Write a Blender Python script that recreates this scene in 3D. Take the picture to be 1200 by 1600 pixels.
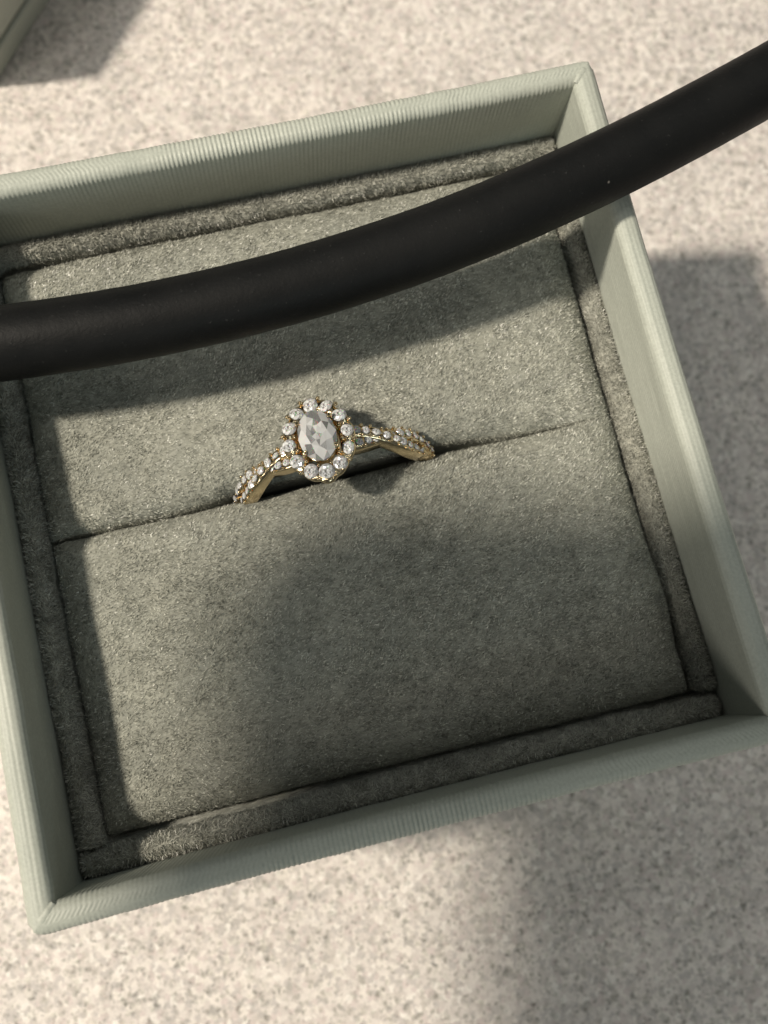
import bpy, math
import numpy as np
from mathutils import Matrix, Vector

for o in list(bpy.data.objects):
    bpy.data.objects.remove(o, do_unlink=True)
S = bpy.context.scene
COL = S.collection
R = math.radians
rng = np.random.default_rng(7)
MM = 0.001
H = 48.0            # height of the open box (mm); build coordinates have z = 0 at its rim

# ------------------------------------------------------------------ camera, world, lamps, exposure
cam = bpy.data.cameras.new("camera")
camo = bpy.data.objects.new("camera", cam)
COL.objects.link(camo)
cam.sensor_width = 36.0
cam.sensor_fit = 'AUTO'
cam.lens = 1607.7 / 1600 * 36.0
cam.clip_start = 0.002
cam.clip_end = 50
CAM = (-5.83, -20.99, 87.81)
camo.location = (CAM[0] * MM, CAM[1] * MM, (CAM[2] + H) * MM)
camo.rotation_euler = (0.18847, -0.05378, -0.24105)
cam.dof.use_dof = True
cam.dof.focus_distance = 0.0925
cam.dof.aperture_fstop = 36.0 / 1.15
S.camera = camo

w = bpy.data.worlds.new("World")
S.world = w
w.use_nodes = True
nt = w.node_tree
bg = nt.nodes['Background']
bg.inputs[0].default_value = (0.90, 0.97, 0.95, 1)
bg.inputs[1].default_value = 0.075

def area(name, pos, size, power, color):
    l = bpy.data.lights.new(name, 'AREA')
    l.shape = 'DISK'
    l.size = size
    l.energy = power
    l.color = color
    o = bpy.data.objects.new(name, l)
    COL.objects.link(o)
    o.location = pos
    o.rotation_euler = (Vector((0, 0, 0)) - Vector(pos)).to_track_quat('-Z', 'Y').to_euler()
    return o
KD = Vector((-0.72, 0.12, 1.0))
area("ceiling_downlight", KD * 1.25, 0.12, 28.5, (1.0, 0.90, 0.76))
area("fill_panel", (-0.62, 0.02, 1.25), .42, 1.5, (1.0, 0.93, 0.83))  # added soft lamp, widens the fade at the phone's shade
# added lamps: dim panels to fill the shade, small spots for sparkle in the stones
for x, y, z, s, e in [(0.9, 0.3, 1.3, .42, .5), (0.2, -1.5, 1.0, .42, 2.8), (-1.45, -0.70, 0.72, .42, 5.4), (0.2, 1.2, 1.4, .42, .6)]:
    area("fill_panel", (x, y, z), s, e, (1.0, 0.94, 0.84) if x < -1 else (0.80, 0.97, 0.98))
for k in range(24):
    a_ = 0.5 + k * 2.399
    d_ = 0.40 + 0.065 * k
    area("sparkle_spot", (d_ * math.cos(a_), d_ * math.sin(a_), 1.45), 0.030, .24, (1.0, 0.95, 0.88))

S.view_settings.view_transform = 'Standard'
S.view_settings.look = 'None'
S.view_settings.exposure = 0.0
S.view_settings.gamma = 1.0
S.render.engine = 'CYCLES'
S.cycles.max_bounces = 14
S.cycles.transmission_bounces = 12
S.cycles.glossy_bounces = 6
S.cycles.caustics_reflective = False
S.cycles.caustics_refractive = False
S.cycles.sample_clamp_indirect = 8.0
S.cycles.blur_glossy = 0.3

# ------------------------------------------------------------------ node helpers
def new_mat(name):
    m = bpy.data.materials.new(name)
    m.use_nodes = True
    n = m.node_tree
    b = n.nodes['Principled BSDF']
    return m, n, b
def N(n, t, **kw):
    x = n.nodes.new(t)
    for k, v in kw.items():
        if k.startswith('i_'):
            key = k[2:]
            key = int(key) if key.isdigit() else key.replace('_', ' ')
            x.inputs[key].default_value = v
        else:
            setattr(x, k, v)
    return x
def ramp(n, stops, fac, interp='LINEAR'):
    r = n.nodes.new('ShaderNodeValToRGB')
    r.color_ramp.interpolation = interp
    e = r.color_ramp.elements
    while len(e) > 1:
        e.remove(e[0])
    e[0].position, e[0].color = stops[0][0], (*stops[0][1], 1)
    for p, c in stops[1:]:
        k = e.new(p)
        k.color = (*c, 1)
    n.links.new(fac, r.inputs[0])
    return r.outputs[0]
def mixc(n, a, b, f, mode='MIX'):
    m = n.nodes.new('ShaderNodeMix')
    m.data_type = 'RGBA'
    m.blend_type = mode
    for s, v in ((6, a), (7, b)):
        if isinstance(v, tuple):
            m.inputs[s].default_value = (*v, 1)
        else:
            n.links.new(v, m.inputs[s])
    if isinstance(f, float):
        m.inputs[0].default_value = f
    else:
        n.links.new(f, m.inputs[0])
    return m.outputs[2]
def objco(n):
    return N(n, 'ShaderNodeTexCoord').outputs['Object']
def noise(n, co, scale, detail=3.0, rough=0.55, dist=0.0):
    x = N(n, 'ShaderNodeTexNoise', i_Scale=scale, i_Detail=detail, i_Roughness=rough, i_Distortion=dist)
    n.links.new(co, x.inputs['Vector'])
    return x
def bump(n, b, h, dist, strength=1.0):
    x = N(n, 'ShaderNodeBump', i_Strength=strength, i_Distance=dist)
    n.links.new(h, x.inputs['Height'])
    n.links.new(x.outputs[0], b.inputs['Normal'])

# ------------------------------------------------------------------ materials
def mat_counter():
    m, n, b = new_mat("speckled_laminate")
    co = objco(n)
    # ragged edges for the flecks
    d = noise(n, co, 1500.0, 3.0, 0.6)
    sub = N(n, 'ShaderNodeVectorMath', operation='SUBTRACT')
    n.links.new(d.outputs['Color'], sub.inputs[0]); sub.inputs[1].default_value = (.5, .5, .5)
    sc = N(n, 'ShaderNodeVectorMath', operation='SCALE'); sc.inputs['Scale'].default_value = 0.0013
    n.links.new(sub.outputs[0], sc.inputs[0])
    ad = N(n, 'ShaderNodeVectorMath', operation='ADD')
    n.links.new(co, ad.inputs[0]); n.links.new(sc.outputs[0], ad.inputs[1])
    def cells(scale, stops):
        v = N(n, 'ShaderNodeTexVoronoi', i_Scale=scale)
        n.links.new(ad.outputs[0], v.inputs['Vector'])
        s = N(n, 'ShaderNodeSeparateColor')
        n.links.new(v.outputs['Color'], s.inputs[0])
        return ramp(n, stops, s.outputs[0], 'CONSTANT'), s.outputs[1]
    base, _ = cells(1500.0, [(0, (.66, .61, .58)), (.25, (.74, .69, .655)), (.50, (.57, .535, .515)), (.68, (.80, .75, .705)), (.84, (.66, .59, .57)), (.94, (.84, .80, .76))])
    pass
    def dots(scale, keep, lo):
        v = N(n, 'ShaderNodeTexVoronoi', i_Scale=scale, i_Randomness=1.0)
        n.links.new(ad.outputs[0], v.inputs['Vector'])
        q = N(n, 'ShaderNodeSeparateColor'); n.links.new(v.outputs['Color'], q.inputs[0])
        rad = N(n, 'ShaderNodeMapRange', i_1=keep, i_2=1.0, i_3=0.02, i_4=0.62); n.links.new(q.outputs[0], rad.inputs[0])
        dv = N(n, 'ShaderNodeMath', operation='DIVIDE'); n.links.new(v.outputs['Distance'], dv.inputs[0]); n.links.new(rad.outputs[0], dv.inputs[1])
        tint = ramp(n, [(0, lo), (.35, tuple(min(1, x * 1.25) for x in lo)), (.7, tuple(min(1, x * 1.5) for x in lo))], q.outputs[1], 'CONSTANT')
        return mixc(n, tint, (1.0, 1.0, 1.0), ramp(n, [(.62, (0, 0, 0)), (1.0, (1, 1, 1))], dv.outputs[0]))
    dark = mixc(n, dots(1300.0, .02, (.58, .59, .57)), dots(1750.0, .05, (.60, .61, .60)), 1.0, 'MULTIPLY')
    grey, _ = cells(1150.0, [(0, (1, 1, 1)), (.80, (.90, .90, .89)), (.93, (.80, .81, .80))])
    c = mixc(n, base, dark, 1.0, 'MULTIPLY')
    c = mixc(n, c, grey, 1.0, 'MULTIPLY')
    big = noise(n, co, 90.0, 4.0, 0.6)
    c = mixc(n, c, ramp(n, [(.3, (.90, .90, .90)), (.7, (1.05, 1.04, 1.03))], big.outputs[0]), 1.0, 'MULTIPLY')
    fine = noise(n, co, 4000.0, 2.0, 0.6)
    c = mixc(n, c, ramp(n, [(.3, (.86, .86, .86)), (.7, (1.06, 1.06, 1.06))], fine.outputs[0]), 1.0, 'MULTIPLY')
    n.links.new(c, b.inputs['Base Color'])
    b.inputs['Roughness'].default_value = 0.42
    b.inputs['Specular IOR Level'].default_value = 0.25
    bump(n, b, noise(n, co, 2200.0, 3.0).outputs[0], 0.00003, 0.6)
    return m

def mat_paper(name="ribbed_sage_paper", ribbed=False):
    m, n, b = new_mat(name)
    co = objco(n)
    a = noise(n, co, 60.0, 4.0, 0.6)
    c = ramp(n, [(.3, (.398, .425, .374)), (.55, (.432, .456, .403)), (.75, (.462, .486, .43))], a.outputs[0])
    f = noise(n, co, 3500.0, 3.0, 0.7)
    c = mixc(n, c, ramp(n, [(.3, (.88, .88, .88)), (.7, (1.08, 1.08, 1.08))], f.outputs[0]), 1.0, 'MULTIPLY')
    n.links.new(c, b.inputs['Base Color'])
    b.inputs['Roughness'].default_value = 0.5
    b.inputs['Specular IOR Level'].default_value = 0.4
    bump(n, b, f.outputs[0], 0.00003, 0.7)
    return m

def mat_suede(name, lo, mid, hi, sheen=0.35, relief=0.00012):
    m, n, b = new_mat(name)
    co = objco(n)
    st = N(n, 'ShaderNodeMapping'); st.inputs['Scale'].default_value = (0.5, 1.0, 1.0); st.inputs['Rotation'].default_value = (0, 0, -.35)
    n.links.new(co, st.inputs[0])
    a = noise(n, st.outputs[0], 2300.0, 4.0, 0.6, 0.6)
    c = ramp(n, [(.30, lo), (.5, mid), (.70, hi)], a.outputs[0])
    g = noise(n, co, 150.0, 4.0, 0.6)
    c = mixc(n, c, ramp(n, [(.3, (.88, .89, .90)), (.7, (1.10, 1.09, 1.07))], g.outputs[0]), 1.0, 'MULTIPLY')
    n.links.new(c, b.inputs['Base Color'])
    b.inputs['Roughness'].default_value = 0.85
    b.inputs['Specular IOR Level'].default_value = 0.15
    b.inputs['Sheen Weight'].default_value = sheen
    b.inputs['Sheen Roughness'].default_value = 0.45
    b.inputs['Sheen Tint'].default_value = (.85, .87, .78, 1)
    bump(n, b, a.outputs[0], relief, 1.0)
    return m

def mat_fibre(name, lo, hi, rough=0.5, spec=0.5):
    m, n, b = new_mat(name)
    at = N(n, 'ShaderNodeAttribute', attribute_name='fibre_tone')
    c = ramp(n, [(0, lo), (1, hi)], at.outputs['Fac'])
    n.links.new(c, b.inputs['Base Color'])
    b.inputs['Roughness'].default_value = rough
    b.inputs['Specular IOR Level'].default_value = spec
    return m

def mat_rubber():
    m, n, b = new_mat("matt_black_rubber")
    co = objco(n)
    a = noise(n, co, 120.0, 5.0, 0.65)
    c = ramp(n, [(.3, (.0035, .0039, .0041)), (.7, (.007, .0073, .0073))], a.outputs[0])
    # few grains of pale dust
    v = N(n, 'ShaderNodeTexVoronoi', i_Scale=420.0)
    n.links.new(co, v.inputs['Vector'])
    sp = ramp(n, [(0, (1, 1, 1)), (.03, (1, 1, 1)), (.065, (0, 0, 0))], v.outputs['Distance'])
    s = N(n, 'ShaderNodeSeparateColor'); n.links.new(v.outputs['Color'], s.inputs[0])
    keep = ramp(n, [(0, (0, 0, 0)), (.80, (1, 1, 1))], s.outputs[0], 'CONSTANT')
    mm = N(n, 'ShaderNodeMath', operation='MULTIPLY')
    n.links.new(sp, mm.inputs[0]); n.links.new(keep, mm.inputs[1])
    m2 = N(n, 'ShaderNodeMath', operation='MULTIPLY', i_1=0.35)
    n.links.new(mm.outputs[0], m2.inputs[0])
    c = mixc(n, c, (.35, .33, .30), m2.outputs[0])
    f = noise(n, co, 3000.0, 2.0, 0.7)
    c = mixc(n, c, ramp(n, [(.68, (0, 0, 0)), (.8, (.06, .06, .06))], f.outputs[0]), 0.6, 'ADD')
    n.links.new(c, b.inputs['Base Color'])
    n.links.new(ramp(n, [(.3, (.50,) * 3), (.7, (.62,) * 3)], a.outputs[0]), b.inputs['Roughness'])
    b.inputs['Specular IOR Level'].default_value = 0.2
    bump(n, b, f.outputs[0], 0.00004, 0.7)
    return m

def mat_gold(name, col, rough):
    m, n, b = new_mat(name)
    b.inputs['Metallic'].default_value = 1.0
    co = objco(n)
    a = noise(n, co, 2500.0, 2.0, 0.5)
    n.links.new(ramp(n, [(.3, tuple(x * .93 for x in col)), (.7, col)], a.outputs[0]), b.inputs['Base Color'])
    b.inputs['Roughness'].default_value = rough
    bump(n, b, a.outputs[0], 0.00002, 0.5)
    return m

def mat_diamond(name, rough, k_glass, k_gloss, g_rough=.12, disp=.045, sw=.38):
    """cut stone: dispersive glass with bright facet reflections and a white diffuse share that paints in inner sparkle"""
    m = bpy.data.materials.new(name)
    m.use_nodes = True
    n = m.node_tree
    n.nodes.clear()
    out = n.nodes.new('ShaderNodeOutputMaterial')
    prev = None
    for c, ior in (((1, 0, 0, 1), 2.42 - disp), ((0, 1, 0, 1), 2.42), ((0, 0, 1, 1), 2.42 + disp)):
        g = n.nodes.new('ShaderNodeBsdfGlass')
        g.inputs['Color'].default_value = c
        g.inputs['IOR'].default_value = ior
        g.inputs['Roughness'].default_value = rough
        if prev is None:
            prev = g.outputs[0]
        else:
            a = n.nodes.new('ShaderNodeAddShader')
            n.links.new(prev, a.inputs[0]); n.links.new(g.outputs[0], a.inputs[1])
            prev = a.outputs[0]
    gl = N(n, 'ShaderNodeBsdfAnisotropic', i_Roughness=g_rough) if hasattr(bpy.types, 'ShaderNodeBsdfAnisotropic') else N(n, 'ShaderNodeBsdfGlossy')
    gl.inputs['Color'].default_value = (.95, .95, .97, 1)
    df = N(n, 'ShaderNodeBsdfDiffuse'); df.inputs['Color'].default_value = (.97, .99, 1.0, 1)
    m1 = N(n, 'ShaderNodeMixShader', i_0=k_gloss / (1 - k_glass))
    n.links.new(df.outputs[0], m1.inputs[1]); n.links.new(gl.outputs[0], m1.inputs[2])
    m2 = N(n, 'ShaderNodeMixShader', i_0=k_glass)
    at = N(n, 'ShaderNodeAttribute', attribute_name='facet')  # random value per face, stands in for internal reflections
    mr = N(n, 'ShaderNodeMapRange', i_1=0.0, i_2=1.0, i_3=max(0, k_glass - sw), i_4=min(1, k_glass + sw))
    n.links.new(at.outputs['Fac'], mr.inputs[0]); n.links.new(mr.outputs[0], m2.inputs[0])
    n.links.new(m1.outputs[0], m2.inputs[1]); n.links.new(prev, m2.inputs[2])
    n.links.new(m2.outputs[0], out.inputs['Surface'])
    return m

def plain(name, col, rough=.6):
    m, n, b = new_mat(name)
    co = objco(n)
    a = noise(n, co, 200.0, 3.0)
    n.links.new(ramp(n, [(.3, tuple(x * .85 for x in col)), (.7, col)], a.outputs[0]), b.inputs['Base Color'])
    b.inputs['Roughness'].default_value = rough
    return m

M_COUNTER = mat_counter()
M_PAPER = mat_paper()
M_SUEDE = mat_suede("olive_grey_suede", (.20, .204, .175), (.30, .304, .262), (.39, .392, .342))
M_VELVET = mat_suede("olive_grey_velvet", (.17, .172, .150), (.29, .292, .255), (.42, .42, .37), 0.6, 0.00018)
M_NAP = mat_fibre("suede_nap", (.142, .147, .124), (.54, .545, .472), .40, .6)
M_PILE = mat_fibre("velvet_pile", (.16, .162, .14), (.58, .58, .51), .42, .7)
M_RUBBER = mat_rubber()
M_GOLD = mat_gold("yellow_gold", (.88, .72, .47), 0.17)
M_GOLDP = mat_gold("polished_gold", (.95, .76, .48), 0.10)
M_GEM = mat_diamond('cut_gemstone', .01, .45, .13, .07, .045, .42)
M_GEMC = mat_diamond('clear_centre_gemstone', .003, .52, .16, .06, .09, .30)
M_PHONE = plain("black_glass", (.012, .012, .014), .25)
M_BASE = plain("grey_card", (.22, .22, .20), .8)

# ------------------------------------------------------------------ object helpers
def obj(name, verts, faces, mat, parent=None, smooth=True):
    me = bpy.data.meshes.new(name)
    v = np.asarray(verts, dtype=np.float64).reshape(-1, 3) * MM
    me.from_pydata(v.tolist(), [], [tuple(int(i) for i in f) for f in faces])
    me.materials.append(mat)
    if smooth:
        me.polygons.foreach_set('use_smooth', np.ones(len(me.polygons), dtype=bool))
    me.update()
    o = bpy.data.objects.new(name, me)
    COL.objects.link(o)
    if parent is not None:
        o.parent = parent
    return o
def empty(name, loc=(0, 0, 0), rot=(0, 0, 0)):
    o = bpy.data.objects.new(name, None)
    COL.objects.link(o)
    o.empty_display_size = 0.005
    o.location = Vector(loc) * MM
    o.rotation_euler = rot
    return o
def tag(o, label=None, category=None, group=None, kind=None):
    for k, v in (('label', label), ('category', category), ('group', group), ('kind', kind)):
        if v:
            o[k] = v
    return o
def grid_faces(n, m, off=0, wrap_m=False):
    i = np.arange(n - 1)[:, None]
    j = np.arange(m if wrap_m else m - 1)[None, :]
    j2 = (j + 1) % m
    f = np.stack([i * m + j, (i + 1) * m + j, (i + 1) * m + j2, i * m + j2], -1).reshape(-1, 4) + off
    return f
# smooth tileless value noise (vectorised)
def vnoise(x, y, seed=0):
    x = np.asarray(x, float); y = np.asarray(y, float)
    xi = np.floor(x).astype(np.int64); yi = np.floor(y).astype(np.int64)
    fx = x - xi; fy = y - yi
    fx = fx * fx * (3 - 2 * fx); fy = fy * fy * (3 - 2 * fy)
    def h(a, b):
        k = (a * 374761393 + b * 668265263 + seed * 974634777) & 0xffffffff
        k = ((k ^ (k >> 13)) * 1274126177) & 0xffffffff
        return ((k ^ (k >> 16)) & 0xffff) / 32767.5 - 1
    return (h(xi, yi) * (1 - fx) + h(xi + 1, yi) * fx) * (1 - fy) + (h(xi, yi + 1) * (1 - fx) + h(xi + 1, yi + 1) * fx) * fy
def fbm(x, y, s=1.0, oct=3, seed=0):
    r = 0; a = 1
    for k in range(oct):
        r = r + a * vnoise(np.asarray(x) / s + 13.7 * k, np.asarray(y) / s - 7.1 * k, seed + k)
        s = s / 2.1; a *= .5
    return r
def box_mesh(x0, x1, y0, y1, z0, z1, bev=0.0):
    """box with chamfered edges, as verts and faces"""
    if bev <= 0:
        v = [(x, y, z) for z in (z0, z1) for y in (y0, y1) for x in (x0, x1)]
        return v, [(0, 2, 3, 1), (4, 5, 7, 6), (0, 1, 5, 4), (2, 6, 7, 3), (0, 4, 6, 2), (1, 3, 7, 5)]
    rows = []
    for (z, ins) in ((z0, bev), (z0 + bev * .3, bev * .3), (z0 + bev, 0), (z1 - bev, 0), (z1 - bev * .3, bev * .3), (z1, bev)):
        ring = []
        for cx, cy, a0 in ((x1, y1, 0), (x0, y1, 90), (x0, y0, 180), (x1, y0, 270)):
            sx = 1 if cx == x1 else -1; sy = 1 if cy == y1 else -1
            for k in range(5):
                a = R(a0 + 22.5 * k)
                ring.append((cx - sx * bev + (bev - ins) * math.cos(a), cy - sy * bev + (bev - ins) * math.sin(a), z))
        rows.append(ring)
    n = 20
    v = [p for r in rows for p in r]
    f = [(i * n + j, i * n + (j + 1) % n, (i + 1) * n + (j + 1) % n, (i + 1) * n + j) for i in range(5) for j in range(n)]
    f.append(tuple(range(n))[::-1]); f.append(tuple(range(5 * n, 6 * n)))
    return v, f

# ------------------------------------------------------------------ the setting: counter
v, f = box_mesh(-450, 450, -350, 350, -20, 0, 3)
counter = obj("countertop", v, f, M_COUNTER, smooth=False)
tag(counter, kind='structure')

# ------------------------------------------------------------------ the open ring box
W = 33.0; T = 2.4; ZR = H
ring_box = empty("ring_box")
tag(ring_box, "open sage green ribbed paper box with grey suede cushion holding the gold ring", "box")
PITCH = 0.42
RC = 1.7
def profile(n_arc=8, fine=None):
    r = 0.95
    pts = [(0, -H)]
    seg = [((0, -H), (0, -r)), None]
    out = []
    out += [(0, z) for z in np.linspace(-H, -r, 12)]
    out += [(r - r * math.cos(a), -r + r * math.sin(a)) for a in np.linspace(0, math.pi / 2, n_arc)[1:]]
    out += [(T - r + r * math.sin(a), -r + r * math.cos(a)) for a in np.linspace(0, math.pi / 2, n_arc)]
    out += [(T, z) for z in np.linspace(-r, -16, 8)[1:]]
    p = np.array(out)
    if fine:
        d = np.r_[0, np.cumsum(np.linalg.norm(np.diff(p, axis=0), axis=1))]
        s = np.arange(0, d[-1], fine)
        p = np.stack([np.interp(s, d, p[:, 0]), np.interp(s, d, p[:, 1])], 1)
    t = np.gradient(p, axis=0)
    t /= np.linalg.norm(t, axis=1)[:, None] + 1e-9
    nrm = np.stack([-t[:, 1], t[:, 0]], 1)          # points outwards of the board
    return p, nrm
def rib(s, seed):
    k = s / PITCH + 0.18 * vnoise(s / 1.7, np.zeros_like(s), seed)
    return np.cos(2 * np.pi * k) * (1 + .35 * vnoise(s / 0.8, np.zeros_like(s) + 5, seed))
def make_wall(side):
    across = side in (0, 2)                          # front and back: ribs cross the rim
    if across:
        p, nr = profile(9)
        s = np.arange(-1, 1.0001, 1.0 / 500)
    else:
        p, nr = profile(9, PITCH / 6)
        s = np.linspace(-1, 1, 61)
    U = p[:, 0][None, :]; Z = p[:, 1][None, :]
    L = (W - U)
    SS = s[:, None] * L                              # mitred ends
    if across:
        amp = 0.017 * rib(SS, 11 + side) * (1 + .6 * vnoise(SS / 6, Z / 2, 5))
        # threads of the covering stand prouder over the rim
        amp = amp * (1 + 0.7 * np.exp(-((Z + .4) / .8) ** 2))
        amp = amp + 0.03 * fbm(SS, Z + 0 * SS, 2.2, 3, 40 + side)
    else:
        arc = np.cumsum(np.r_[0, np.linalg.norm(np.diff(p, axis=0), axis=1)])[None, :]
        amp = 0.009 * rib(arc + 0.06 * vnoise(SS / 9, 0 * SS, 3), 21 + side) + 0.04 * fbm(SS / 4, arc + 0 * SS, 1.6, 3, 50 + side)
    fade = np.clip((L - np.abs(SS)) / 0.6, 0, 1)
    amp = amp * fade
    bow = 0.30 * (1 - (SS / W) ** 2) * np.clip((Z + H) / H, 0, 1)   # boards pulled in a little midway
    dist = W - (U + bow) + 0
    dist = dist + nr[:, 0][None, :] * amp * -1 * -1 * -1
    ZZ = Z + nr[:, 1][None, :] * amp
    # nr x>0 means towards the inside: outward normal on the outer face is (-1, 0)
    x, y = SS, dist
    # soften the vertical arris of the corner
    ax, ay = np.abs(x), np.abs(y)
    cx = W - RC
    vx, vy = ax - cx, ay - cx
    rr = np.sqrt(np.maximum(vx, 0) ** 2 + np.maximum(vy, 0) ** 2)
    k = np.where((vx > 0) & (vy > 0) & (rr > RC), RC / np.maximum(rr, 1e-6), 1.0)
    ax = np.where((vx > 0) & (vy > 0), cx + vx * k, ax)
    ay = np.where((vx > 0) & (vy > 0), cx + vy * k, ay)
    x = np.sign(x) * ax; y = ay
    ang = {0: 0, 1: -90, 2: 180, 3: 90}[side]
    ca, sa = math.cos(R(ang)), math.sin(R(ang))
    X = x * ca - y * sa; Y = x * sa + y * ca
    V = np.stack([X, Y, ZZ + ZR], -1).reshape(-1, 3)
    return obj("wall", V, grid_faces(len(s), p.shape[0]), M_PAPER, ring_box)
# the normal of the profile: check its sense once (outer face must point to -u)
for side in range(4):                                # back, right, front, left
    wl = make_wall(side)
v, f = box_mesh(-W + .3, W - .3, -W + .3, W - .3, .2, 2.2)
obj("bottom_board", v, f, M_PAPER, ring_box, False)

# creased paper folded over the corners of the rim
def corner_fold(cx, cy, rot, size):
    n = 14
    V = []
    for i in range(n):
        for j in range(5):
            u = i / (n - 1); q = j / 4 - .5
            along = 0.15 + u * size
            wdt = (0.95 - .55 * u) * 1.0
            a = rot
            px = along * math.cos(a) - q * wdt * math.sin(a)
            py = along * math.sin(a) + q * wdt * math.cos(a)
            h = 0.10 * (1 - (2 * q) ** 2) + 0.02
            V.append((cx + px, cy + py, ZR + h - .05 - (0.5 * max(0, .7 - along) + 0.35 * max(0, along - size + .5))))
    obj("corner_fold", V, grid_faces(n, 5), M_PAPER, ring_box)
for sx, sy in ((-1, -1), (1, -1), (1, 1), (-1, 1)):
    corner_fold(sx * (W - .7), sy * (W - .7), math.atan2(-sy, -sx), 2.2)

# ---- cushion
insert = obj("cushion_base", *box_mesh(-30.0, 30.0, -30.0, 30.0, 4.0, 6.0), M_BASE, ring_box, False)
ZI = -8.3

def fibre_obj(name, grids, density, length, width, mat, parent, lean, seed, spread=1.0):
    r = np.random.default_rng(seed)
    P, NR = [], []
    for G in grids:
        a = G[:-1, :-1]; b = G[1:, :-1]; c = G[1:, 1:]; d = G[:-1, 1:]
        nr = np.cross(c - a, d - b)
        ar = np.linalg.norm(nr, axis=-1) / 2
        nr = nr / (2 * ar[..., None] + 1e-12)
        nr = nr * np.sign(nr[..., 2:3] + 1e-9)
        k = r.poisson(ar * density).ravel()
        idx = np.repeat(np.arange(k.size), k)
        u = r.random(idx.size)[:, None]; t = r.random(idx.size)[:, None]
        A, B, Cc, D = (q.reshape(-1, 3)[idx] for q in (a, b, c, d))
        P.append((A * (1 - u) + B * u) * (1 - t) + (D * (1 - u) + Cc * u) * t)
        NR.append(nr.reshape(-1, 3)[idx])
    P = np.concatenate(P); NR = np.concatenate(NR); n = len(P)
    th = 0.35 + spread * (.5 * fbm(P[:, 0], P[:, 1], 6.0, 2, seed) + r.normal(0, .45, n)) + np.pi * (r.random(n) < .25)
    dirv = np.stack([np.cos(th), np.sin(th), np.zeros(n)], 1)
    dirv = dirv - NR * (dirv * NR).sum(1, keepdims=True)
    tilt = np.clip(lean + 0.22 * fbm(P[:, 0], P[:, 1], 6.5, 2, seed + 19) + 0.22 * fbm(P[:, 0], P[:, 1], 1.1, 3, seed + 9) + r.normal(0, .16, n), .1, 1.45)[:, None]
    Ls = (length * r.uniform(.6, 1.25, n))[:, None]
    axis = NR * np.cos(tilt) + dirv * np.sin(tilt)
    sv = np.cross(NR, axis); sv /= np.linalg.norm(sv, axis=1, keepdims=True) + 1e-9
    tw = r.normal(0, .5, n)[:, None]
    sv = sv * np.cos(tw) + NR * np.sin(tw)
    wd = (width * r.uniform(.6, 1.3, n))[:, None]
    base = P - NR * 0.03
    V = np.stack([base - sv * wd / 2, base + sv * wd / 2, base + axis * Ls], 1).reshape(-1, 3) * MM
    me = bpy.data.meshes.new(name)
    me.vertices.add(3 * n); me.vertices.foreach_set('co', V.ravel())
    me.loops.add(3 * n); me.loops.foreach_set('vertex_index', np.arange(3 * n, dtype=np.int32))
    me.polygons.add(n)
    me.polygons.foreach_set('loop_start', np.arange(0, 3 * n, 3, dtype=np.int32))
    me.update(calc_edges=True)
    at = me.attributes.new('fibre_tone', 'FLOAT', 'FACE')
    tone = np.clip(.5 + .22 * fbm(P[:, 0], P[:, 1], .7, 2, seed + 4) + r.normal(0, .30, n), 0, 1)
    at.data.foreach_set('value', tone.astype(np.float32))
    me.materials.append(mat)
    o = bpy.data.objects.new(name, me)
    COL.objects.link(o); o.parent = parent
    o['kind'] = 'stuff'
    return o

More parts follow.
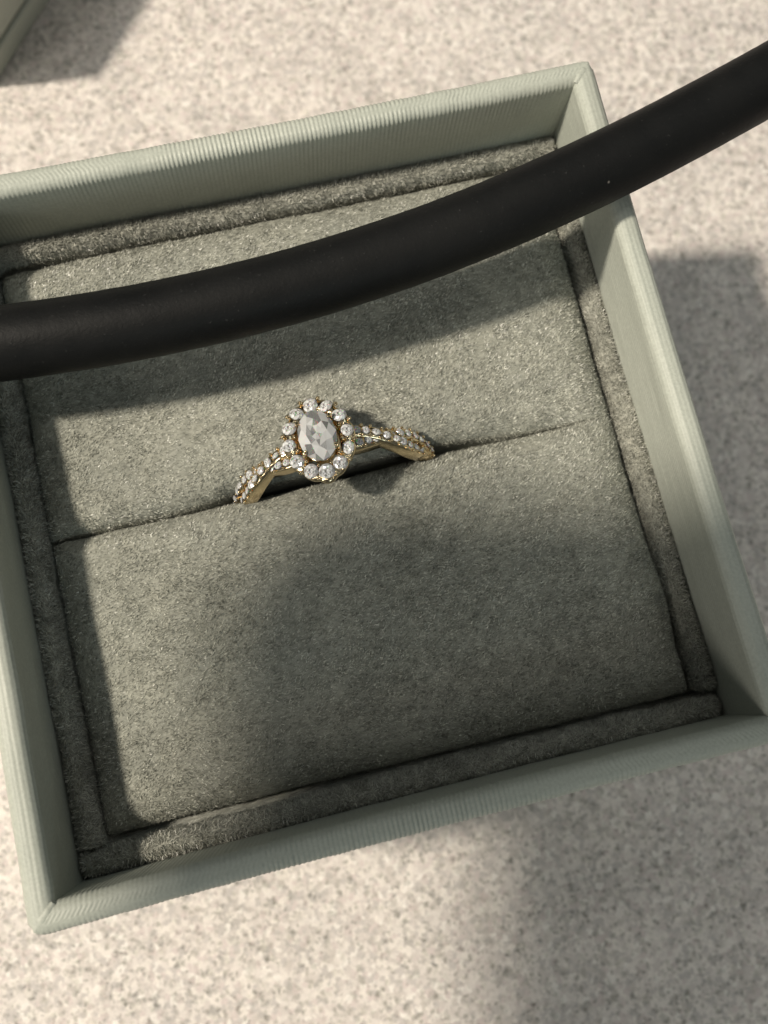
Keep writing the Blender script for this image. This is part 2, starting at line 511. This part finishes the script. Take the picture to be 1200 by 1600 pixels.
def slot_front(x):
    return 0.05 + 0.25 * np.exp(-((x - 12) / 7) ** 2) + 0.05 * vnoise(x / 3, 0 * x, 77)
def slot_gap(x):
    g = .85 / (1 + np.exp(-(x + 11.5) / .9)) / (1 + np.exp((x - 14.5) / 1.6))
    return g + 0.10 * np.clip((25 - x) / 6, 0, 1)
def cluster(n, e, k):
    """parameters 0..1 with extra samples near both ends"""
    t = np.linspace(0, 1, n)
    return t
def make_pad(front):
    # seam outlines on the four sides
    def xl(y): return -27.75 + 0.25 * vnoise(y / 7, 0 * y, 1) - 0.2 * np.clip(-y / 28, 0, 1)
    def xr(y): return 28.25 + 0.22 * vnoise(y / 6, 0 * y, 2)
    def ysl(x): return slot_front(x) + (0 if front else slot_gap(x))
    def yo(x):
        if front:
            return -27.35 - 0.35 * np.clip((x + 20) / 40, 0, 1) + 0.15 * vnoise(x / 5, 0 * x, 3)
        return 28.1 + 0.18 * vnoise(x / 6, 0 * x, 4)
    nx, ny = 330, 170
    def params(n, length):
        s = np.linspace(0, 1, n)
        # warp so that 2.4 mm at both ends gets about a third of the samples
        e = 4.5 / length; q = .24
        return np.interp(s, [0, q, 1 - q, 1], [0, e, 1 - e, 1])
    a = params(nx, 56); b = params(ny, 28)
    A, B = np.meshgrid(a, b, indexing='ij')
    ylo = (lambda x: yo(x)) if front else ysl
    yhi = ysl if front else (lambda x: yo(x))
    X0 = -27.8 + A * 56.0
    Y = ylo(X0) * (1 - B) + yhi(X0) * B
    X = xl(Y) * (1 - A) + xr(Y) * A
    # corners are rounded in plan
    dl = X - xl(Y); dr = xr(Y) - X
    dlo = Y - ylo(X); dhi = yhi(X) - Y
    rs = np.interp(X, [-28, -24, -12, 14, 22, 25.5, 27], [2.0, 2.2, 2.4, 2.5, 2.2, 1.2, .3])   # rolled edge along the slot
    re = 3.6 + .6 * vnoise(X / 6, Y / 6, 31)
    def drop(d, r, depth):
        t = np.clip(1 - d / r, 0, 1)
        return depth * (1 - np.sqrt(np.clip(1 - t * t, 0, 1)))
    slot_d, out_d = (dhi, dlo) if front else (dlo, dhi)
    Z = ZI - .3 + 1.35 * (1 - ((X - 3) / 30) ** 2) * (1 - ((Y - (-14 if front else 14.5)) / 15) ** 2) + 0.0 * X
    depth_s = np.interp(X, [-28, -24, -12, 14, 22, 25.5, 27], [1.9, 2.0, 2.5, 2.6, 2.0, .6, .02])
    D = drop(slot_d, rs, depth_s) ** 2 + drop(out_d, re, 2.9) ** 2 + drop(dl, re, 2.8) ** 2 + drop(dr, re, 2.8) ** 2
    Z = Z - np.sqrt(D)
    Z = Z + 0.10 * fbm(X, Y, 9, 2, 6) + 0.030 * fbm(X, Y, 1.3, 3, 8)
    # the cushion rises a little towards the back where it is stuffed against the wall
    G = np.stack([X, Y, Z + ZR], -1)
    # skirts: repeat the border going down
    Gp = np.pad(G, ((1, 1), (1, 1), (0, 0)), mode='edge').copy()
    Gp[0, :, 2] -= 7; Gp[-1, :, 2] -= 7
    Gp[1:-1, 0, 2] -= 9; Gp[1:-1, -1, 2] -= 9
    o = obj("cushion_pad", Gp.reshape(-1, 3), grid_faces(*Gp.shape[:2]), M_SUEDE, ring_box)
    return o, G
pads = [make_pad(False), make_pad(True)]
for k, (o, G) in enumerate(pads):
    fibre_obj("nap", [G], 50, .36, .145, M_NAP, o, 1.12, 100 + k)

def make_welt(p0, p1, width, seed, e0, e1):
    """rolled velvet strip between two points (mm), half round in section"""
    p0 = np.array(p0, float); p1 = np.array(p1, float)
    L = np.linalg.norm(p1 - p0); d = (p1 - p0) / L; nrm = np.array([-d[1], d[0]])
    n = 260; m = 25
    s = np.linspace(0, 1, n)
    a = np.linspace(-math.pi / 2 - .35, math.pi / 2 + .35, m)
    Sx, Aa = np.meshgrid(s * L, a, indexing='ij')
    # blunt rounded ends
    end = np.minimum(np.clip(Sx / e0, 0, 1) if e0 else 1, np.clip((L - Sx) / e1, 0, 1) if e1 else 1)
    end = np.sqrt(np.clip(1 - (1 - end) ** 2, 0, 1))
    hw = width / 2 * (1 + .05 * fbm(Sx, 0 * Sx, 4, 2, seed)) * (0.55 + .45 * end)
    hh = 1.6 * (0.35 + .65 * end)
    bump_ = 0.055 * fbm(Sx, Aa * 2.0, .9, 3, seed + 3) + .05 * fbm(Sx, Aa, 5, 2, seed + 8)
    off = np.sin(Aa) * (hw + bump_) + .08 * fbm(Sx, 0 * Sx, 8, 2, seed + 1)
    z = -10.35 + np.where(np.cos(Aa) > 0, np.cos(Aa) * (hh + bump_), np.cos(Aa) * 4.0)
    X = p0[0] + d[0] * Sx + nrm[0] * off; Y = p0[1] + d[1] * Sx + nrm[1] * off
    G = np.stack([X, Y, z + ZR], -1)
    V = np.pad(G, ((0, 0), (1, 1), (0, 0)), mode='edge').copy()
    V[:, 0, 2] = ZR - 13.6; V[:, -1, 2] = ZR - 13.6
    V[:, 0, :2] -= nrm * 1.0; V[:, -1, :2] += nrm * 1.0
    o = obj("velvet_welt", V.reshape(-1, 3), grid_faces(n, m + 2), M_VELVET, ring_box)
    return o, G[:, 1:-1]
welts = [make_welt((-30.2, 29.45), (30.4, 29.45), 2.2, 301, .5, .5),       # back
         make_welt((29.55, -27.9), (29.55, 28.1), 2.2, 321, .5, 0),         # right
         make_welt((-30.3, -29.15), (30.3, -29.5), 2.3, 341, .9, .9),       # front
         make_welt((-29.15, -27.9), (-29.15, 28.1), 2.2, 361, 0, 0)]          # left
for k, (o, G) in enumerate(welts):
    fibre_obj("pile", [G], 80, .50, .11, M_PILE, o, .8, 200 + k, 2.5)

# ------------------------------------------------------------------ the ring
RZ, RTH, ROLL = -13.0, R(15), R(-6.5)
RR = 10.3
ring = empty("diamond_ring", (0.1, -0.34, RZ + ZR))
ring.rotation_euler = (-RTH, 0, 0)
tag(ring, "yellow gold ring with oval clear stone in scalloped halo, standing in the cushion slot", "ring")
# local frame: X along the slot, Z up, Y the ring's axis.  All parts carry the roll in their own coordinates.
ROLLM = Matrix.Rotation(ROLL, 4, 'Y')
def ringpt(a, r, y):
    """a: angle from the top, positive towards +x"""
    return np.array([r * math.sin(a), y, r * math.cos(a)])
def sweep(fr, sect, closed=False):
    """fr: list of (centre, right, up); sect: list of (u, v)"""
    V = []
    for c, ri, up in fr:
        for u_, v_ in sect:
            V.append(c + ri * u_ + up * v_)
    n = len(fr); m = len(sect)
    F = [(i * m + j, (i + 1) * m + j, (i + 1) * m + (j + 1) % m, i * m + (j + 1) % m) for i in range(n - 1) for j in range(m)]
    if closed:
        F += [((n - 1) * m + j, j, (j + 1) % m, (n - 1) * m + (j + 1) % m) for j in range(m)]
    else:
        F += [tuple(range(m))[::-1], tuple(range((n - 1) * m, n * m))]
    return V, F
def roundrect(w_, h_, r_, k=4):
    s = []
    for cx, cy, a0 in ((w_ / 2 - r_, h_ / 2 - r_, 0), (-w_ / 2 + r_, h_ / 2 - r_, 90), (-w_ / 2 + r_, -h_ / 2 + r_, 180), (w_ / 2 - r_, -h_ / 2 + r_, 270)):
        for i in range(k):
            a = R(a0 + 90 * i / (k - 1))
            s.append((cx + r_ * math.cos(a), cy + r_ * math.sin(a)))
    return s
def rpart(name, V, F, mat, smooth=True):
    V = np.asarray(V).reshape(-1, 3) @ np.array(ROLLM.to_3x3()).T
    return obj(name, V, F, mat, ring, smooth)
# plain lower band
fr = []
for a in np.linspace(R(60), R(300), 90):
    t = min(1, min(a - R(60), R(300) - a) / R(15))
    fr.append((ringpt(a, RR - .8, 0), np.array([0, 1, 0]), np.array([math.sin(a), 0, math.cos(a)])))
V, F = sweep(fr, roundrect(1.7, 1.5, .55))
rpart("shank", V, F, M_GOLD)
# two jewelled strands on each shoulder, crossing once
A0, A1 = R(14), R(70)
def strand_y(a, which):
    t = (abs(a) - A0) / (A1 - A0)
    amp = .66
    s = 1 if which == 0 else -1
    return s * amp * math.cos(math.pi * t * 1.45)
def strand_r(a, which):
    t = (abs(a) - A0) / (A1 - A0)
    s = 1 if which == 0 else -1
    return RR - .75 + s * 0.22 * math.sin(math.pi * t * 1.45) - .1
def brilliant():
    V = []; F = []
    n = 8
    for i in range(n):
        a = 2 * math.pi * i / n; V.append((.55 * math.cos(a), .55 * math.sin(a), .31))
    for i in range(n):
        a = 2 * math.pi * (i + .5) / n; V.append((.79 * math.cos(a), .79 * math.sin(a), .205))
    for z in (.03, -.03):
        for i in range(2 * n):
            a = math.pi * i / n; V.append((math.cos(a), math.sin(a), z))
    for i in range(n):
        a = 2 * math.pi * (i + .5) / n; V.append((.27 * math.cos(a), .27 * math.sin(a), -.63))
    V.append((0, 0, -.85))
    tb, md, g1, g2, lo, cu = 0, n, 2 * n, 4 * n, 6 * n, 7 * n
    ti = len(V)
    for i in range(n):
        a = 2 * math.pi * (i + .5) / n; V.append((.30 * math.cos(a), .30 * math.sin(a), .31))
    V.append((0, 0, .31))
    for i in range(n):
        j = (i + 1) % n
        F += [(i, j, ti + i), (j, ti + j, ti + i), (ti + i, ti + j, ti + n)]  # flat table split so its face values imitate inner reflections
    for i in range(n):
        j = (i + 1) % n; p = (i - 1) % n
        F.append((tb + i, md + i, tb + j))
        F.append((tb + i, md + p, g1 + 2 * i, md + i))
        F.append((md + i, g1 + 2 * i, g1 + 2 * i + 1))
        F.append((md + i, g1 + 2 * i + 1, g1 + (2 * i + 2) % (2 * n)))
        F.append((cu, lo + i, g2 + 2 * i, lo + p))
        F.append((lo + i, g2 + 2 * i + 1, g2 + 2 * i))
        F.append((lo + i, g2 + (2 * i + 2) % (2 * n), g2 + 2 * i + 1))
    for k in range(2 * n):
        F.append((g1 + k, g2 + k, g2 + (k + 1) % (2 * n), g1 + (k + 1) % (2 * n)))
    return V, F
gem_v, gem_f = brilliant()
gem_me = bpy.data.meshes.new("gem")
gem_me.from_pydata([tuple(np.array(p) * MM) for p in gem_v], [], gem_f)
gem_me.materials.append(M_GEM)
_at = gem_me.attributes.new('facet', 'FLOAT', 'FACE')
_at.data.foreach_set('value', np.random.default_rng(21).random(len(gem_me.polygons)).astype(np.float32))  # bright and clear faces at random, reflections put into the material
gem_mc = gem_me.copy(); gem_mc.attributes['facet'].data.foreach_set('value', np.clip(np.random.default_rng(44).beta(.7, .6, len(gem_me.polygons)), 0, 1).astype(np.float32)); gem_mc.materials.clear(); gem_mc.materials.append(M_GEMC)
def gem(name, pos, up, sx, sy, ydir=None, spin=0.0, sz=None):
    o = bpy.data.objects.new(name, gem_mc if name == 'centre_stone' else gem_me)
    COL.objects.link(o)
    o.parent = ring
    up = Vector(up).normalized()
    yd = Vector(ydir or (0, 1, 0)); yd = (yd - up * yd.dot(up)).normalized()
    xd = yd.cross(up)
    M = Matrix((xd, yd, up)).transposed().to_4x4() @ Matrix.Rotation(spin, 4, 'Z') @ Matrix.Diagonal((sx, sy, sz or (sx + sy) / 2, 1))
    M = Matrix.Translation(Vector(pos) * MM) @ M
    o.matrix_local = ROLLM @ M
    return o
def ball(c, r_, n=6, m=5, stretch=None):
    V = []; F = []
    for i in range(m + 1):
        p = math.pi * i / m
        for j in range(n):
            a = 2 * math.pi * j / n
            V.append(np.array(c) + r_ * np.array([math.sin(p) * math.cos(a), math.sin(p) * math.sin(a), math.cos(p)]))
    F = [(i * n + j, (i + 1) * n + j, (i + 1) * n + (j + 1) % n, i * n + (j + 1) % n) for i in range(m) for j in range(n)]
    return V, F
bead_V, bead_F = [], []
def add_bead(c, r_):
    V, F = ball(c, r_)
    o = len(bead_V)
    bead_V.extend(V); bead_F.extend([tuple(k + o for k in q) for q in F])
grng = np.random.default_rng(3)
for sgn in (-1, 1):
    for which in (0, 1):
        fr = []
        aa = np.linspace(A0 - R(4), A1 + R(6), 60)
        P = [ringpt(sgn * a, strand_r(a, which), strand_y(a, which)) for a in aa]
        for i, a in enumerate(aa):
            up = np.array([math.sin(sgn * a), 0, math.cos(a)])
            t = P[min(i + 1, 59)] - P[max(i - 1, 0)]; t /= np.linalg.norm(t)
            ri = np.cross(up, t); ri /= np.linalg.norm(ri)
            fr.append((P[i], ri, up))
        wd = 1.25
        V, F = sweep(fr, roundrect(wd, 1.35, .25))
        if sgn > 0:
            F = [tuple(reversed(q)) for q in F]
        rpart("strand", V, F, M_GOLD)
        # stones along the strand
        L = np.r_[0, np.cumsum([np.linalg.norm(P[i + 1] - P[i]) for i in range(59)])]
        d = .5
        k = 0
        while d < L[-1] - .3:
            i = min(int(np.searchsorted(L, d)), 58)
            c, ri, up = fr[i]
            sz = (.41 if k % 3 else .47) * (1 - .12 * d / L[-1])
            tw = grng.normal(0, .16, 3)
            gem("accent_stone", tuple(c + up * (.675 + .09)), tuple(up + tw), sz, sz, None, grng.uniform(0, 1))
            for q in (-1, 0, 1):
                cc = c + up * .74 + ri * q * .53
                nx = fr[min(i + 2, 59)][0] - c; nx /= np.linalg.norm(nx)
                add_bead(cc + nx * (sz + .03), .17)
            d += 2 * sz + .10; k += 1
# head
HZ = RR + 0.75              # height of the halo plate's top in the ring frame
GX, GY = 2.72, 3.52
def outline(th, ex, ey, scallop=0.0, n=12, point=0.0):
    r = 1 + scallop * abs(math.cos(n / 2 * th))
    x = ex * math.cos(th) * r; y = ey * math.sin(th) * r
    y += point * math.copysign(max(0, abs(math.sin(th)) - .86) / .14, y)
    return x, y
nth = 144
def loft(rings, closed_top=False):
    V = []; F = []
    for rg in rings:
        V += rg
    n = len(rings[0])
    for i in range(len(rings) - 1):
        F += [(i * n + j, i * n + (j + 1) % n, (i + 1) * n + (j + 1) % n, (i + 1) * n + j) for j in range(n)]
    return V, F
ths = [2 * math.pi * k / nth for k in range(nth)]
def oring(ex, ey, z, sc=0.0, pt=0.0):
    return [(*outline(t, ex, ey, sc, 12, pt), z) for t in ths]
# plate: inner wall, top, outer wall, tapering gallery under it
V, F = loft([oring(2.15, 2.85, HZ - .9), oring(2.2, 2.9, HZ - .12), oring(2.26, 2.96, HZ), oring(3.05, 3.75, HZ - .02, .05, .3), oring(3.16, 3.86, HZ - .15, .06, .35),
             oring(3.16, 3.86, HZ - .55, .06, .35), oring(2.95, 3.6, HZ - .95, .04, .3), oring(2.2, 2.7, HZ - 1.6, 0, .1), oring(1.6, 1.8, HZ - 1.7), oring(2.15, 2.85, HZ - .9)])
rpart("halo_setting", V, F, M_GOLD)
for k in range(12):
    th = 2 * math.pi * (k + .0) / 12 + math.pi / 2
    x, y = GX * math.cos(th), GY * math.sin(th)
    s = (.74 if k % 6 == 0 else .66) * grng.uniform(.9, 1.06)
    tl = grng.normal(0, .26, 2)
    gem("halo_stone", (x, y, HZ + .06), (x * .05 + tl[0], y * .04 + tl[1], 1), s, s, None, grng.uniform(0, 1))
    th2 = th + math.pi / 12
    for rr_ in (.80, 1.19):
        add_bead((GX * rr_ * math.cos(th2), GY * (rr_ * 1.0) * math.sin(th2), HZ + .12), .22)
rpart("bead_prongs", bead_V, bead_F, M_GOLDP)
for o in [o for o in ring.children if o.name.startswith("bead_prongs")]:
    o['kind'] = 'stuff'
# centre stone, raised in a basket with four prongs
gem("centre_stone", (0, 0, HZ + .62), (0.02, -.03, 1), 1.76, 2.6, None, 0, 2.0)
V, F = loft([oring(1.35, 1.85, HZ - 1.4), oring(1.62, 2.34, HZ + .12), oring(1.70, 2.42, HZ + .14), oring(1.70, 2.42, HZ - .05), oring(1.45, 1.95, HZ - 1.4)])
rpart("basket", V, F, M_GOLD)
for q in (38, 142, 218, 322):
    th = R(q)
    fr = []
    pts = [(1.45, -1.3), (1.85, .0), (1.98, .55), (1.97, .78), (1.82, .93), (1.66, .97)]
    rad = [.2, .2, .2, .21, .2, .1]
    V = []; 
    for (rx, z), rd in zip(pts, rad):
        c = np.array([rx * math.cos(th), (rx * 1.36) * math.sin(th), HZ + z])
        o_ = np.array([math.cos(th), math.sin(th), 0]); tt = np.array([-math.sin(th), math.cos(th), 0])
        up = np.array([0, 0, 1.0]) if z < .6 else o_ * -.8 + np.array([0, 0, .5])
        e1 = tt; e2 = np.cross(up / np.linalg.norm(up), tt)
        for j in range(8):
            a = 2 * math.pi * j / 8
            V.append(c + rd * (e1 * math.cos(a) + e2 * math.sin(a)))
    F = [(i * 8 + j, (i + 1) * 8 + j, (i + 1) * 8 + (j + 1) % 8, i * 8 + (j + 1) % 8) for i in range(5) for j in range(8)] + [tuple(range(8))[::-1], tuple(range(40, 48))]
    rpart("prong", V, F, M_GOLDP)

# ------------------------------------------------------------------ the black tube lying across the box
TUBE = [(-80, 24.0), (-66, 21.2), (-54.0, 19.19), (-44.0, 17.5), (-34.0, 16.03), (-24.0, 14.98), (-14.0, 14.47), (-4.0, 14.61), (6.0, 15.43), (16.0, 16.93), (26.0, 19.06), (36.0, 21.74), (46.0, 24.81), (56.0, 28.09), (66.0, 31.35), (77, 36), (90, 42)]
def catmull(P, n):
    P = [np.array(p, float) for p in P]
    out = []
    for i in range(1, len(P) - 2):
        p0, p1, p2, p3 = P[i - 1:i + 3]
        for t in np.linspace(0, 1, n, endpoint=False):
            out.append(.5 * ((2 * p1) + (-p0 + p2) * t + (2 * p0 - 5 * p1 + 4 * p2 - p3) * t * t + (-p0 + 3 * p1 - 3 * p2 + p3) * t ** 3))
    out.append(P[-2])
    return out
tr = 3.18
TP = [TUBE[0]] + TUBE + [TUBE[-1]]
path = catmull([(x, y, tr + .12) for x, y in TP], 24)
k = len(path); m = 48
V = []
for i, c in enumerate(path):
    t = path[min(i + 1, k - 1)] - path[max(i - 1, 0)]; t /= np.linalg.norm(t)
    ri = np.cross(t, (0, 0, 1)); ri /= np.linalg.norm(ri); up = np.cross(ri, t)
    for j in range(m):
        a = 2 * math.pi * j / m
        rad = tr + .014 * float(vnoise(i / 9, j / 9, 5)) + .012 * float(vnoise(i / 1.5, j / 3, 9))
        V.append(c + rad * (ri * math.cos(a) + up * math.sin(a)) + np.array([0, 0, ZR]))
F = [(i * m + j, i * m + (j + 1) % m, (i + 1) * m + (j + 1) % m, (i + 1) * m + j) for i in range(k - 1) for j in range(m)] + [tuple(range(m)), tuple(range((k - 1) * m, k * m))[::-1]]
tube = obj("rubber_tube", V, F, M_RUBBER)
tag(tube, "thick matt black rubber tube lying across the open box in front of its back wall", "tube")

# ------------------------------------------------------------------ second, closed box at the upper left
b2 = empty("closed_box", (-32.3, 74.8, 0), (0, 0, R(50)))
tag(b2, "closed sage green paper box at the upper left, its corner just in view", "box")
# local: the corner in view is the origin, the box lies to +x and +y
obj("tray", *box_mesh(0.0, 62, 0.0, 62, 0, 4.0, .5), M_PAPER, b2, False)
obj("lining", *box_mesh(.9, 61.1, .9, 61.1, 3.6, 5.2), M_BASE, b2, False)
obj("lid", *box_mesh(-.1, 62.1, -.1, 62.1, 4.9, 22, .7), M_PAPER, b2, False)

# ------------------------------------------------------------------ the phone held above, which throws the soft shade over the front right
ph = empty("phone", (0, 0, 92 + ZR), (0, 0, -0.241))
tag(ph, "black phone held level above the open box, out of view overhead", "phone")
def slab(x0, x1, y0, y1, z0, z1, rc, bev):
    V = []; n = 4 * 9
    for z, ins in ((z0, bev), (z0 + bev * .3, bev * .3), (z0 + bev, 0), (z1 - bev, 0), (z1 - bev * .3, bev * .3), (z1, bev)):
        for cx, cy, a0 in ((x1 - rc, y1 - rc, 0), (x0 + rc, y1 - rc, 90), (x0 + rc, y0 + rc, 180), (x1 - rc, y0 + rc, 270)):
            for k in range(9):
                a = R(a0 + 90 * k / 8)
                V.append((cx + (rc - ins) * math.cos(a), cy + (rc - ins) * math.sin(a), z))
    F = [(i * n + j, i * n + (j + 1) % n, (i + 1) * n + (j + 1) % n, (i + 1) * n + j) for i in range(5) for j in range(n)]
    return V, F + [tuple(range(n))[::-1], tuple(range(5 * n, 6 * n))]
obj("phone_body", *slab(-87, 8, -158, -7.5, 0, 8, 14, 2), M_PHONE, ph, True)
obj("screen", *slab(-85, 6, -156, -9.5, 8.0, 8.3, 12, .1), M_PHONE, ph, True)
